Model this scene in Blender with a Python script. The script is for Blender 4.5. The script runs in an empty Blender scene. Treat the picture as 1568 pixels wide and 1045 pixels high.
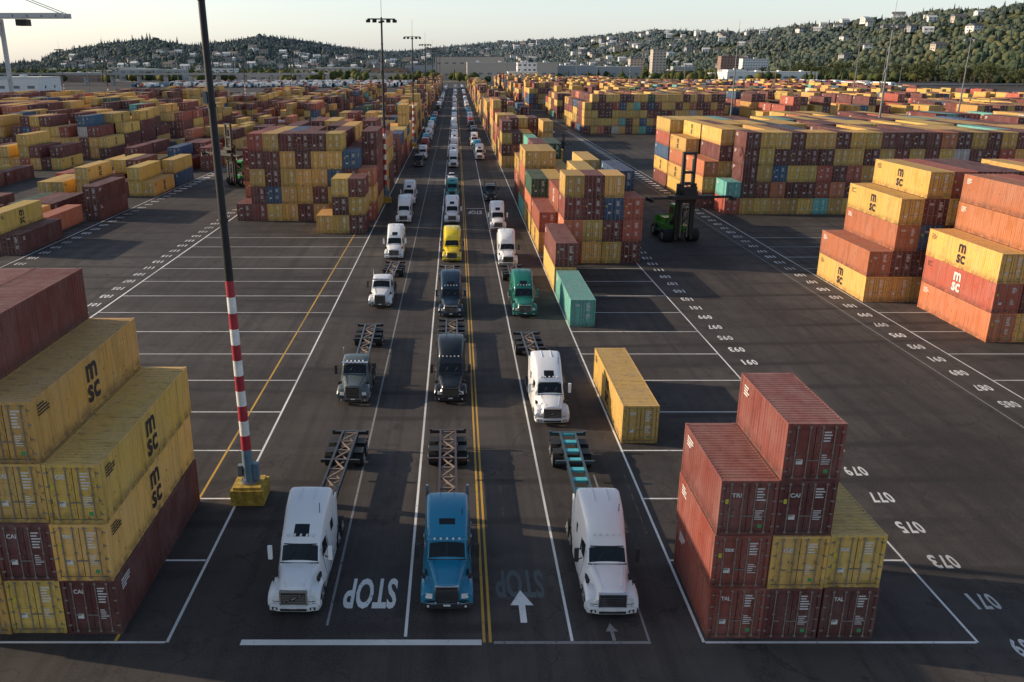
import bpy, math, random
import numpy as np
from mathutils import Vector, Matrix
R = random.Random(7)
NR = np.random.RandomState(11)
sc = bpy.context.scene
sc.view_settings.view_transform = 'Standard'
sc.view_settings.look = 'None'
sc.view_settings.exposure = 0
COL = sc.collection

# ------------------------------------------------------------------ materials
def newmat(name):
    m = bpy.data.materials.new(name); m.use_nodes = True
    nt = m.node_tree
    return m, nt, nt.nodes, nt.links, nt.nodes['Principled BSDF']

def mixcol(nt, fac, a, b, blend='MIX'):
    n = nt.nodes.new('ShaderNodeMix'); n.data_type = 'RGBA'; n.blend_type = blend
    for s, v in ((n.inputs[0], fac), (n.inputs[6], a), (n.inputs[7], b)):
        if hasattr(v, 'links'): nt.links.new(v, s)
        elif isinstance(v, (tuple, list)): s.default_value = (v[0], v[1], v[2], 1)
        else: s.default_value = v
    return n.outputs[2]

def noise(nt, vec, scale, detail=4, rough=.55, mscale=None):
    n = nt.nodes.new('ShaderNodeTexNoise')
    n.inputs['Scale'].default_value = scale; n.inputs['Detail'].default_value = detail
    n.inputs['Roughness'].default_value = rough
    if mscale:
        mp = nt.nodes.new('ShaderNodeMapping'); mp.inputs['Scale'].default_value = mscale
        nt.links.new(vec, mp.inputs['Vector']); vec = mp.outputs[0]
    nt.links.new(vec, n.inputs['Vector'])
    return n.outputs['Fac']

def ramp(nt, fac, lo, hi, a=0., b=1.):
    n = nt.nodes.new('ShaderNodeMapRange')
    n.inputs['From Min'].default_value = lo; n.inputs['From Max'].default_value = hi
    n.inputs['To Min'].default_value = a; n.inputs['To Max'].default_value = b
    nt.links.new(fac, n.inputs['Value'])
    return n.outputs[0]

def math_n(nt, op, a, b=None):
    n = nt.nodes.new('ShaderNodeMath'); n.operation = op
    for s, v in ((n.inputs[0], a), (n.inputs[1], b)):
        if v is None: continue
        if hasattr(v, 'links'): nt.links.new(v, s)
        else: s.default_value = v
    return n.outputs[0]

def simple(name, col, rough=.6, metal=0., spec=.5, var=.15, vs=1.5):
    m, nt, N, L, B = newmat(name)
    tc = N.new('ShaderNodeTexCoord')
    f = noise(nt, tc.outputs['Object'], vs, 5)
    c = mixcol(nt, ramp(nt, f, .3, .7), tuple(x*(1-var) for x in col), tuple(min(1, x*(1+var)) for x in col))
    L.new(c, B.inputs['Base Color'])
    B.inputs['Roughness'].default_value = rough; B.inputs['Metallic'].default_value = metal
    B.inputs['Specular IOR Level'].default_value = spec
    return m

def container_paint():
    m, nt, N, L, B = newmat('container_paint')
    oi = N.new('ShaderNodeObjectInfo'); tc = N.new('ShaderNodeTexCoord')
    add = N.new('ShaderNodeVectorMath'); add.operation = 'ADD'
    cmb = N.new('ShaderNodeCombineXYZ')
    r = math_n(nt, 'MULTIPLY', oi.outputs['Random'], 97.)
    L.new(r, cmb.inputs[0]); L.new(r, cmb.inputs[1])
    L.new(tc.outputs['Object'], add.inputs[0]); L.new(cmb.outputs[0], add.inputs[1])
    v = add.outputs[0]
    base = oi.outputs['Color']
    c = mixcol(nt, ramp(nt, noise(nt, v, .5, 4), .3, .75, .04, .34), base, mixcol(nt, .6, base, (.46, .41, .37)))
    pt = ramp(nt, noise(nt, v, .8, 2, .4, (1, 1, .5)), .61, .625, 0, .35)
    c = mixcol(nt, pt, c, mixcol(nt, .25, base, (.05, .03, .02)))
    st = ramp(nt, noise(nt, v, 1., 6, .65, (4, 4, .25)), .48, .72, 0, .65)
    c = mixcol(nt, st, c, mixcol(nt, .4, (.035, .022, .015), base))
    ru = ramp(nt, noise(nt, v, 4., 9, .72), .61, .66, 0, .8)
    c = mixcol(nt, ru, c, (.085, .035, .018))
    s2 = N.new('ShaderNodeSeparateXYZ'); L.new(tc.outputs['Object'], s2.inputs[0])
    bt = math_n(nt, 'MULTIPLY', ramp(nt, s2.outputs[2], .6, .05), ramp(nt, noise(nt, v, 2., 5), .35, .6, .1, .65))
    c = mixcol(nt, bt, c, (.05, .035, .028))
    g = N.new('ShaderNodeNewGeometry'); sx = N.new('ShaderNodeSeparateXYZ')
    L.new(g.outputs['Normal'], sx.inputs[0])
    up = ramp(nt, sx.outputs[2], .5, .9)
    rf = math_n(nt, 'MULTIPLY', up, ramp(nt, noise(nt, v, .9, 7, .7, (1.6, .7, 1)), .4, .62, .2, .7))
    c = mixcol(nt, rf, c, mixcol(nt, .5, base, (.42, .31, .26)))
    rr = math_n(nt, 'MULTIPLY', up, ramp(nt, noise(nt, v, 1.3, 8, .75, (.5, 2.4, 1)), .55, .66, 0, .6))
    c = mixcol(nt, rr, c, (.1, .05, .035))
    L.new(c, B.inputs['Base Color'])
    B.inputs['Roughness'].default_value = .6
    B.inputs['Specular IOR Level'].default_value = .25
    b = N.new('ShaderNodeBump'); b.inputs['Strength'].default_value = .35; b.inputs['Distance'].default_value = .05
    L.new(noise(nt, v, 1.3, 3), b.inputs['Height']); L.new(b.outputs[0], B.inputs['Normal'])
    return m

def vehicle_paint():
    m, nt, N, L, B = newmat('vehicle_paint')
    oi = N.new('ShaderNodeObjectInfo'); tc = N.new('ShaderNodeTexCoord')
    sep = N.new('ShaderNodeSeparateXYZ'); L.new(tc.outputs['Object'], sep.inputs[0])
    low = ramp(nt, sep.outputs[2], .3, 1.8, .6, .06)
    d = math_n(nt, 'MULTIPLY', low, ramp(nt, noise(nt, tc.outputs['Object'], 2.2, 6), .3, .65))
    c = mixcol(nt, d, oi.outputs['Color'], mixcol(nt, .5, oi.outputs['Color'], (.11, .09, .075)))
    L.new(c, B.inputs['Base Color'])
    B.inputs['Roughness'].default_value = .3; B.inputs['Specular IOR Level'].default_value = .4
    B.inputs['Coat Weight'].default_value = .25; B.inputs['Coat Roughness'].default_value = .08
    return m

M_CONT = container_paint()
M_VEH = vehicle_paint()
M_STEEL = simple('galvanised_steel', (.24, .21, .18), .5, .2)
M_DARK = simple('dark_steel', (.02, .019, .018), .6)
M_GAP = simple('door_seal', (.012, .012, .012), .8)
M_DEC = simple('decal_white', (.66, .64, .6), .6, var=.2, vs=6)
M_LOGO = simple('logo_black', (.018, .016, .02), .6)
M_TYRE = simple('tyre_rubber', (.015, .015, .015), .85)
M_HUB = simple('wheel_hub', (.4, .4, .4), .35, .6)
M_GLASS = simple('dark_glass', (.010, .013, .016), .08, spec=.35, var=.3)
M_CHROME = simple('chrome', (.6, .6, .62), .2, 1.)
M_LIGHT = simple('headlamp', (.7, .7, .68), .15)
M_REDPAINT = simple('red_band', (.36, .025, .04), .5, var=.25)
M_WHITEPAINT = simple('white_band', (.74, .73, .7), .5, var=.15)
M_YBLOCK = simple('yellow_concrete', (.42, .27, .04), .8, var=.5, vs=3)
M_POLE = simple('pole_steel', (.018, .019, .021), .5, spec=.3)
M_GREY = simple('pole_grey', (.16, .17, .18), .55)
M_TEAL = simple('cabinet_blue', (.12, .2, .26), .5)

# ------------------------------------------------------------------ mesh builder
class MB:
    def __init__(s): s.v = []; s.f = []; s.m = []
    def add(s, vs, fs, mat=0):
        o = len(s.v); s.v += [tuple(p) for p in vs]
        for i, f in enumerate(fs):
            s.f.append(tuple(o+k for k in f)); s.m.append(mat[i] if isinstance(mat, list) else mat)
    def box(s, x0, x1, y0, y1, z0, z1, mat=0, M=None):
        vs = [(x, y, z) for z in (z0, z1) for y in (y0, y1) for x in (x0, x1)]
        if M is not None: vs = [tuple(M @ Vector(p)) for p in vs]
        s.add(vs, [(0,2,3,1),(4,5,7,6),(0,1,5,4),(1,3,7,5),(3,2,6,7),(2,0,4,6)], mat)
    def cyl(s, p0, p1, r0, r1=None, n=10, mat=0, cap=True):
        r1 = r0 if r1 is None else r1
        p0 = Vector(p0); p1 = Vector(p1); d = (p1-p0).normalized()
        a = Vector((0,0,1)) if abs(d.z) < .9 else Vector((1,0,0))
        u = d.cross(a).normalized(); w = d.cross(u)
        vs = []
        for p, r in ((p0, r0), (p1, r1)):
            for i in range(n):
                t = 2*math.pi*i/n
                vs.append(p+u*(r*math.cos(t))+w*(r*math.sin(t)))
        fs = [(i, i+n, (i+1) % n+n, (i+1) % n) for i in range(n)]
        if cap: fs += [tuple(range(n)), tuple(reversed(range(n, 2*n)))]
        s.add(vs, fs, mat)
    def beam(s, p0, p1, w, h, mat=0):
        p0 = Vector(p0); p1 = Vector(p1); d = (p1-p0); l = d.length; d.normalize()
        a = Vector((0,0,1)) if abs(d.z) < .95 else Vector((1,0,0))
        u = d.cross(a).normalized(); w2 = u.cross(d)
        M = Matrix((( u.x, d.x, w2.x, p0.x),(u.y, d.y, w2.y, p0.y),(u.z, d.z, w2.z, p0.z),(0,0,0,1)))
        s.box(-w/2, w/2, 0, l, -h/2, h/2, mat, M)
    def mesh(s, name, mats, smooth=None):
        me = bpy.data.meshes.new(name)
        me.from_pydata(s.v, [], s.f)
        for m in mats: me.materials.append(m)
        me.polygons.foreach_set('material_index', s.m)
        if smooth:
            me.polygons.foreach_set('use_smooth', [True]*len(s.f))
            me.set_sharp_from_angle(angle=math.radians(smooth))
        me.update()
        return me

def obj(name, me, loc=(0,0,0), rz=0., col=None, scale=None, rx=0, ry=0):
    o = bpy.data.objects.new(name, me)
    o.location = loc; o.rotation_euler = (rx, ry, rz)
    if col: o.color = (col[0], col[1], col[2], 1)
    if scale: o.scale = scale
    COL.objects.link(o)
    return o

_tx = {}
def text_geo(txt, size=1.):
    if txt in _tx: return _tx[txt]
    cu = bpy.data.curves.new('tmp', 'FONT'); cu.body = txt; cu.size = 1; cu.align_x = 'CENTER'; cu.align_y = 'CENTER'
    cu.resolution_u = 3; cu.offset = .028; cu.space_line = .62
    o = bpy.data.objects.new('tmp', cu); COL.objects.link(o)
    dg = bpy.context.evaluated_depsgraph_get(); dg.update()
    me = o.evaluated_get(dg).to_mesh()
    vs = [tuple(v.co) for v in me.vertices]; fs = [tuple(p.vertices) for p in me.polygons]
    o.evaluated_get(dg).to_mesh_clear()
    bpy.data.objects.remove(o); bpy.data.curves.remove(cu)
    if vs:
        xs = [v[0] for v in vs]; ys = [v[1] for v in vs]
        cx = (min(xs)+max(xs))/2; cy = (min(ys)+max(ys))/2
        w = max(xs)-min(xs); h = max(ys)-min(ys)
        vs = [((v[0]-cx)/w, (v[1]-cy)/h) for v in vs]
    _tx[txt] = (vs, fs)
    return _tx[txt]

def put_text(mb, txt, origin, ax, ay, w, h, mat):
    vs, fs = text_geo(txt)
    o = Vector(origin); ax = Vector(ax); ay = Vector(ay)
    mb.add([o+ax*(v[0]*w)+ay*(v[1]*h) for v in vs], fs, mat)

# ------------------------------------------------------------------ containers
HC = 2.59
def container_mesh(name, L, logo=None, seed=0, detail=True):
    r = random.Random(seed)
    mb = MB(); W = 1.22; H = HC
    for sx in (-1, 1):
        for y0, y1 in ((0, .14), (L-.14, L)):
            xa, xb = sorted((sx*W, sx*(W-.14)))
            mb.box(xa, xb, y0, y1, .12, H-.12, 0)
        for y0 in (-.004, L-.17+.004):
            for z0 in (-.002, H-.12+.002):
                xa, xb = sorted((sx*(W+.004), sx*(W-.17)))
                mb.box(xa, xb, y0, y0+.17, z0, z0+.12, 3)
        xa, xb = sorted((sx*(W-.005), sx*(W-.06)))
        mb.box(xa, xb, .17, L-.17, .02, .17, 0)
        mb.box(xa, xb, .17, L-.17, H-.09, H-.012, 0)
        per = .28 if detail else .56
        n = int((L-.3)/per); per = (L-.3)/n
        pts = []
        for i in range(n):
            y = .15+i*per
            pts += [(y, 0), (y+per*.25, 0), (y+per*.5, 1), (y+per*.75, 1)]
        pts.append((L-.15, 0))
        vs = []; fs = []
        for z in (.16, H-.085):
            for y, k in pts: vs.append((sx*(W-.012-.045*k), y, z))
        m = len(pts)
        for i in range(m-1):
            fs.append((i, i+1, i+1+m, i+m) if sx > 0 else (i, i+m, i+1+m, i+1))
        mb.add(vs, fs, 0)
        if logo:
            col = 2 if logo == 'white' else 4
            yc = L*.5
            put_text(mb, 'm\nsc', (sx*(W+.002), yc, 1.32), (0, sx, 0), (0, 0, 1), 1.35, 1.75, col)
        for k in range(4):
            yy = L-.6 if sx < 0 else .6
            d = -1 if sx < 0 else 1
            a, b = sorted((yy, yy+d*r.uniform(.4, 1.1)))
            mb.box(*(sorted((sx*(W-.01), sx*(W+.001)))), a, b, H-.42-k*.13, H-.36-k*.13, 2 if not logo else 4)
    per = .26 if detail else .5
    n = int((L-.5)/per); per = (L-.5)/n
    pts = []
    for i in range(n):
        y = .25+i*per
        pts += [(y, 0), (y+per*.3, 0), (y+per*.5, 1), (y+per*.8, 1)]
    pts.append((L-.25, 0))
    vs = []; fs = []
    for x in (-W+.05, W-.05):
        for y, k in pts: vs.append((x, y, H-.045+.036*k))
    m = len(pts)
    for i in range(m-1): fs.append((i, i+m, i+1+m, i+1))
    mb.add(vs, fs, 0)
    mb.box(-W+.168, W-.168, 0.004, .25, H-.13, H-.008, 0)
    mb.box(-W+.168, W-.168, L-.25, L-.004, H-.13, H-.008, 0)
    for sx in (-1, 1):
        xa, xb = sorted((sx*(W-.05), sx*(W-.168)))
        mb.box(xa, xb, .168, .25, H-.1, H-.02, 0); mb.box(xa, xb, L-.25, L-.168, H-.1, H-.02, 0)
    mb.box(-W+.168, W-.168, .004, .12, .01, .17, 0)
    mb.box(-W+.168, W-.168, L-.12, L-.004, .01, .17, 0)
    mb.add([(-W+.1, .1, .03), (W-.1, .1, .03), (W-.1, L-.1, .03), (-W+.1, L-.1, .03)], [(0, 3, 2, 1)], 1)
    mb.box(-W+.14, W-.14, L-.09, L-.06, .17, H-.13, 0)
    for i in range(8):
        x = -.98+i*.28
        mb.box(x-.07, x+.07, L-.06, L-.02, .2, H-.16, 0)
    mb.box(-W+.14, W-.14, .075, .1, .17, H-.13, 5)
    for sx in (-1, 1):
        xa, xb = sorted((sx*.018, sx*(W-.155)))
        mb.box(xa, xb, .06, .075, .19, H-.15, 0)
        for k in range(4):
            zc = .45+k*.56
            mb.box(xa+.08, xb-.08, .028, .06, zc-.1, zc+.17, 0)
        for xr in (.26, .78):
            mb.cyl((sx*xr, .004, .1), (sx*xr, .004, H-.08), .024, n=6, mat=1)
            mb.box(sx*xr-.06, sx*xr+.06, -.02, .04, .13, .2, 1)
            mb.box(sx*xr-.06, sx*xr+.06, -.02, .04, H-.2, H-.13, 1)
            mb.box(sx*xr-.05, sx*xr+.05, -.018, .04, 1.25, 1.31, 1)
            xh = sorted((sx*xr, sx*(xr-.26)))
            mb.box(xh[0], xh[1], -.022, .0, .92, .97, 1)
        for k in range(4):
            zc = .4+k*.6
            xa, xb = sorted((sx*(W-.2), sx*(W-.05)))
            mb.box(xa, xb, -.003, .06, zc, zc+.07, 1)
    yd = .022
    for k in range(r.randint(4, 6)):
        z = H-.42-k*.13
        w = r.uniform(.25, .42)
        mb.box(.33, .33+w, yd, yd+.004, z, z+.06, 2)
    for k in range(5):
        z = 1.15-k*.1; w = r.uniform(.18, .4)
        mb.box(.34, .34+w, yd, yd+.004, z, z+.04, 2)
    if r.random() < .8:
        put_text(mb, r.choice(['tex', 'TAL', 'CAI', 'GE', 'TRI']), (-.52, yd, r.choice([1.9, 2.05])), (1, 0, 0), (0, 0, 1), .42, .2, 2)
    if r.random() < .7: mb.box(-.7, -.42, yd, yd+.004, .75, .98, 2)
    if r.random() < .5: mb.box(.5, .68, yd, yd+.004, .35, .52, 6)
    if r.random() < .5: mb.box(-.98, -.84, yd, yd+.004, 1.5, 1.72, 7)
    return mb.mesh(name, [M_CONT, M_STEEL, M_DEC, M_CONT, M_LOGO, M_GAP, M_GRNSTK, M_YSTK])

M_GRNSTK = simple('green_sticker', (.05, .3, .1), .6)
M_YSTK = simple('yellow_sticker', (.6, .5, .05), .6)
C20 = [container_mesh('container_20_mesh', 6.06, None, i) for i in range(7)]
C40 = [container_mesh('container_40_mesh', 12.19, None, 10+i) for i in range(4)]
C40Y = [container_mesh('container_40_logo_mesh', 12.19, 'black', 20+i) for i in range(3)]
C40W = [container_mesh('container_40_wlogo_mesh', 12.19, 'white', 30+i) for i in range(2)]
CFAR = [container_mesh('container_far_mesh', 12.19, None, 40+i, False) for i in range(3)]

YEL = (.68, .41, .095); MAR = (.12, .022, .022); RED = (.42, .085, .048); ORA = (.55, .17, .07)
BLU = (.018, .085, .18); TEA = (.13, .44, .38); GRN = (.012, .075, .04); WHI = (.54, .52, .48); BRO = (.19, .038, .03)
def jit(c, k=.2, h=.08):
    f = 1+R.uniform(-k, k); return tuple(max(0, x*f*(1+R.uniform(-h, h))) for x in c)
def rcol():
    q = R.random()
    return YEL if q < .45 else MAR if q < .70 else BRO if q < .83 else RED if q < .88 else ORA if q < .915 else BLU if q < .945 else TEA if q < .958 else GRN if q < .97 else WHI if q < .985 else MAR
def put(x, y, z, L, col, th=HC, logo=False, far=False):
    if far: me = R.choice(CFAR)
    elif L == 20: me = R.choice(C20)
    elif logo and col == YEL: me = R.choice(C40Y)
    elif logo: me = R.choice(C40W)
    else: me = R.choice(C40)
    return obj('shipping_container', me, (x+1.22+R.uniform(-.04, .04), y+R.uniform(-.09, .09), z), R.uniform(-.003, .003), jit(col), (1, 1, th/HC*.998))

PX = 2.5
def block(x0, y0, H, L=40, th=2.75, colours=None, far=False):
    pitch = 6.57 if L == 20 else 13.14
    nb = len(H)
    for j in range(nb):
        nc = len(H[j])
        for i in range(nc):
            h = H[j][i]
            for k in range(h):
                def nh(jj, ii):
                    if jj < 0 or jj >= nb or ii < 0 or ii >= len(H[jj]): return 0
                    return H[jj][ii]
                vis = k == h-1 or nh(j-1, i) <= k or nh(j, i-1) <= k or nh(j, i+1) <= k or (nh(j+1, i) <= k and j == nb-1)
                if not vis: continue
                c = None
                if colours: c = colours.get((j, i, k))
                if c is None: c = rcol()
                put(x0+i*PX, y0+j*pitch, k*th, L, c, th, logo=(L == 40 and not far and R.random() < .5 and c in (YEL, RED)), far=far)

# --- near right stack, 20 ft
cc = {(0,0,0): RED, (0,0,1): RED, (0,0,2): BRO, (0,1,0): MAR, (0,1,1): YEL, (0,1,2): MAR, (0,1,3): BRO, (0,2,0): MAR, (0,2,1): YEL}
nn = 0
for (j, i, k), c in cc.items():
    o = put(11.2+i*PX, 32.1, k*2.62, 20, c, 2.62)
    o.data = C20[nn % 7]; nn += 3
    if (i, k) in ((0, 0), (0, 1), (0, 2), (1, 3)): o.color = ((.24, .046, .03, 1), (.27, .052, .032, 1), (.2, .04, .03, 1), (.22, .045, .034, 1))[k]
put(11.2, 52.7, 0, 40, YEL, 2.75, True)
put(11.1, 79.4, 0, 40, TEA, 2.75)
for k, c in enumerate((YEL, BRO)): put(11.1, 93, k*2.75, 40, c, 2.75)
block(11.2, 107, [[0, 4, 4, 4, 3]], 20, 2.8, {(0,1,3): YEL, (0,1,2): BRO, (0,1,1): ORA, (0,1,0): RED, (0,2,3): BRO, (0,3,3): YEL, (0,2,0): YEL, (0,3,0): YEL, (0,3,2): BLU, (0,2,1): YEL, (0,3,1): MAR,(0,2,2): MAR, (0,4,2): RED, (0,4,1): RED, (0,4,0): MAR})
block(11.2, 113.6, [[2, 3, 4, 3, 4], [3, 3, 3, 4, 2], [4, 4, 3, 2, 2], [3, 4, 4, 2, 0]], 40, 2.75, {(0,0,0): YEL, (0,0,1): RED, (1,0,2): GRN, (1,0,1): ORA, (1,0,0): YEL, (2,0,3): YEL, (2,0,2): ORA, (2,0,1): ORA, (2,0,0): TEA, (3,0,2): YEL, (3,0,1): RED})
block(11.2, 170, [[0, 0, 2, 3, 0], [0, 1, 3, 0, 0], [0, 0, 3, 2, 0]], 40)
Hs = []
for j in range(26):
    Hs.append([R.choice([3, 4, 4, 5]), R.choice([3, 4, 5]), R.choice([2, 3, 4]), R.choice([2, 3, 4]), R.choice([1, 2, 4])] if j % 7 != 6 else [0, 0, 0, 0, 0])
block(11.2, 212, Hs[:12], 40); block(11.2, 212+12*13.14, Hs[12:], 40, far=True)
block(11.2, 212+26*13.14+12, [[R.choice([2, 3, 4]) for i in range(5)] if j % 6 != 5 else [0]*5 for j in range(24)], 40, far=True)

# --- near-right 40 ft stacks
def stack_explicit(x, y, cols, L, th, logos=()):
    for k, c in enumerate(cols):
        put(x, y, k*th, L, c, th, logo=(k in logos))
stack_explicit(43.9, 88.5, (YEL, ORA), 40, 2.78, (0,))
stack_explicit(46.4, 88.5, (YEL, MAR, ORA, YEL), 40, 2.78, (3,))
stack_explicit(48.9, 88.5, (YEL, MAR, BLU, MAR, YEL), 40, 2.78, (4,))
stack_explicit(51.4, 88.5, (MAR, YEL, MAR, YEL, RED), 40, 2.78)
block(53.9, 88.5, [[5, 5, 4, 5, 5, 5, 4, 4]], 40, 2.78)
stack_explicit(48.9, 74.5, (ORA, RED, YEL), 40, 2.78, (1, 2))
stack_explicit(51.4, 74.5, (YEL, MAR, MAR, ORA, ORA), 40, 2.78)
block(53.9, 74.5, [[5, 4, 5, 5, 5, 4, 4]], 40, 2.78, {(0,0,4): RED, (0,1,3): YEL})
block(66.4, 61, [[4, 4, 5, 4]], 40, 2.78)

# --- big right block
def rowrand(n, ch): return [R.choice(ch) for _ in range(n)]
block(45.6, 144, [[2, 5] + [5]*22 for _ in range(1)] , 20, 2.72, {(0,0,0): RED, (0,0,1): TEA})
block(43.4, 150.6, [[3, 5, 5] + rowrand(22, [5, 5, 5, 4]), [4, 5, 5]+rowrand(22, [5, 5, 4]), [5, 5, 5]+rowrand(22, [5, 4, 5])], 40, 2.72, {(0,0,2): ORA, (0,0,1): YEL, (1,0,3): YEL, (1,0,2): ORA, (2,0,4): YEL,(2,0,3): RED})
block(92, 206, [rowrand(20, [1, 3, 4, 4]) for _ in range(4)], 40)
block(106, 128, [rowrand(10, [3, 4, 5]) for _ in range(6)], 40)
block(150, 206, [rowrand(20, [2, 3, 4, 4]) for _ in range(4)], 40)
block(46, 314, [[4, 5, 5]+rowrand(17, [5]) for _ in range(1)], 20)
block(46, 320.6, [[4, 5]+rowrand(18, [4, 5]) for _ in range(4)], 40)
block(106, 290, [rowrand(22, [2, 3, 4, 5]) for _ in range(5)], 40)
block(172, 290, [rowrand(20, [2, 3, 4, 4]) for _ in range(5)], 40)
for yb in range(400, 900, 82):
    block(40 if yb > 420 else 46, yb, [rowrand(20, [3, 4, 4, 5]) for _ in range(4)], 40, far=True)
    block(102, yb-R.randint(0, 20), [rowrand(20, [2, 3, 4, 4]) for _ in range(4)], 40, far=True)
    block(165, yb-R.randint(0, 20), [rowrand(22, [1, 3, 3]) for _ in range(3)], 40, far=True)
    block(232, yb-R.randint(0, 20), [rowrand(22, [0, 1, 2, 3]) for _ in range(3)], 40, far=True)
    if yb > 470: block(300, yb, [rowrand(22, [0, 1, 2, 3]) for _ in range(3)], 40, far=True)

# --- near-left stack, 40 ft
def put_l(x_right, *a, **k): return put(x_right-2.44, *a, **k)
for xr, cols, lg in ((-15.1, (MAR, YEL, YEL), (1, 2)), (-17.6, (YEL, MAR, YEL, YEL), (3,)), (-20.1, (YEL, YEL, MAR, YEL, BRO), ()), (-22.6, (YEL, MAR, MAR, YEL, BRO), ())):
    for k, c in enumerate(cols): put_l(xr, 32.4, k*2.82, 40, c, 2.82, k in lg)
# --- left block
block(-21.0, 127, [[1, 3, 3]], 20, 2.75, {(0,0,0): YEL, (0,1,2): YEL, (0,2,2): BRO, (0,1,1): MAR, (0,2,1): YEL, (0,1,0): YEL, (0,2,0): MAR})
c = {}
for i in range(1, 7):
    c[(0,i,4)] = (RED, YEL, MAR, MAR, MAR, YEL)[i-1]; c[(0,i,3)] = (MAR, MAR, YEL, MAR, YEL, YEL)[i-1]
    c[(0,i,2)] = (YEL, MAR, YEL, YEL, YEL, BLU)[i-1]; c[(0,i,1)] = (MAR, BLU, YEL, YEL, MAR, YEL)[i-1]
c[(0,7,3)] = BLU
block(-35.6, 137.7, [[1, 5, 5, 5, 5, 5, 5, 4, 3]], 20, 2.78, c)
block(-35.6, 144.3, [[4, 5, 5, 5, 5, 4, 5, 4, 5], [3, 4, 5, 4, 4, 5, 5, 4, 4], [3, 3, 4, 5, 5, 4, 3, 5, 4]], 40, 2.75)
HL = [[R.choice([1, 2, 3])] + [R.choice([2, 3, 3, 4]) for i in range(7)] + [R.choice([3, 4, 5])] if j % 6 != 5 else [0]*9 for j in range(54)]
block(-35.6, 196, HL[:14], 40); block(-35.6, 196+14*13.14, HL[14:], 40, far=True)
# --- left second field (low)
HL = [[1, 0, 0, 0, 1, 1, 0, 0, 2, 1],
      [1, 2, 2, 1, 0, 1, 1, 0, 1, 0],
      [1, 1, 0, 0, 1, 1, 1, 0, 0, 2],
      [0, 0, 0, 0, 0, 0, 0, 0, 0, 0],
      [0, 1, 1, 0, 2, 1, 0, 1, 2, 1],
      [1, 1, 1, 0, 1, 2, 2, 0, 1, 2],
      [0]*10,
      [1, 0, 2, 1, 1, 0, 2, 1, 0, 2],
      [1, 1, 2, 0, 1, 1, 2, 2, 1, 1]]
block(-83, 112, HL, 40, colours={(0,8,1): YEL, (0,9,0): MAR, (0,8,0): MAR, (2,9,1): MAR, (2,9,0): MAR})
block(-112, 128, [[1, 0, 1, 2, 0, 1, 1, 0], [2, 1, 0, 0, 1, 1, 0, 0], [0]*8, [1, 1, 2, 1, 0, 1, 1, 0], [2, 1, 1, 2, 1, 0, 1, 0], [0]*8, [2, 2, 1, 3, 2, 1, 2, 0]], 40)
block(-83, 245, [[R.choice([0, 1, 1, 2]) for i in range(10)] if j % 4 else [0]*10 for j in range(8)], 40)
block(-128, 232, [[R.choice([2, 3, 3, 4]) for i in range(14)] if j % 5 != 4 else [0]*14 for j in range(9)], 40, colours=None)
block(-185, 215, [[R.choice([2, 3, 4, 4]) for i in range(18)] if j % 5 != 4 else [0]*18 for j in range(9)], 40)
block(-83, 352, [[R.choice([1, 2, 3, 3]) for i in range(10)] if j % 4 else [0]*10 for j in range(30)], 40, far=True)
block(-180, 350, [[R.choice([1, 2, 3, 4]) for i in range(18)] if j % 4 != 3 else [0]*18 for j in range(15)], 40, far=True)
block(-128, 370, [[R.choice([0, 1, 2, 3]) for i in range(12)] if j % 4 != 3 else [0]*12 for j in range(22)], 40, far=True)
block(-240, 310, [[R.choice([0, 2, 3, 4]) for i in range(20)] if j % 4 != 3 else [0]*20 for j in range(11)], 40, far=True)

# ------------------------------------------------------------------ trucks
def ring(y, z0, z1, wb, wt, r, cr=.03):
    p = [(-wb*.97, y, z0), (-wb, y, z0+.25), (-wt, y, z1-r)]
    for a in (30, 60):
        a = math.radians(a); p.append((-wt+r-r*math.cos(a), y, z1-r+r*math.sin(a)))
    p.append((-wt+r, y, z1))
    p += [(-(wt-r)*.5, y, z1+cr*.8), (0, y, z1+cr)]
    return p + [(-q[0], q[1], q[2]) for q in reversed(p[:-1])]
def loft(mb, secs, mat=0, special=None):
    rings = [ring(*s) for s in secs]; n = len(rings[0])
    vs = [p for r in rings for p in r]; fs = []; ms = []
    for j in range(len(rings)-1):
        for i in range(n-1):
            fs.append((j*n+i, j*n+i+1, (j+1)*n+i+1, (j+1)*n+i))
            ms.append(special(j, i) if special and special(j, i) is not None else mat)
        fs.append((j*n+n-1, j*n, (j+1)*n, (j+1)*n+n-1)); ms.append(mat)
    fs.append(tuple(reversed(range(n)))); ms.append(mat)
    fs.append(tuple(range((len(rings)-1)*n, len(rings)*n))); ms.append(mat)
    mb.add(vs, fs, ms)
def wheel(mb, x, y, w, r=.51, tm=2, hm=3):
    mb.cyl((x-w/2, y, r), (x+w/2, y, r), r, n=20, mat=tm)
    s = 1 if x > 0 else -1
    xo = x+s*w/2
    mb.cyl((xo, y, r), (xo+s*.012, y, r), r*.58, n=14, mat=hm)
    mb.cyl((xo, y, r), (xo+s*.07, y, r), r*.2, n=8, mat=hm)
TM = [M_VEH, M_GLASS, M_TYRE, M_HUB, M_DARK, M_CHROME, M_LIGHT, M_STEEL]
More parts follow.
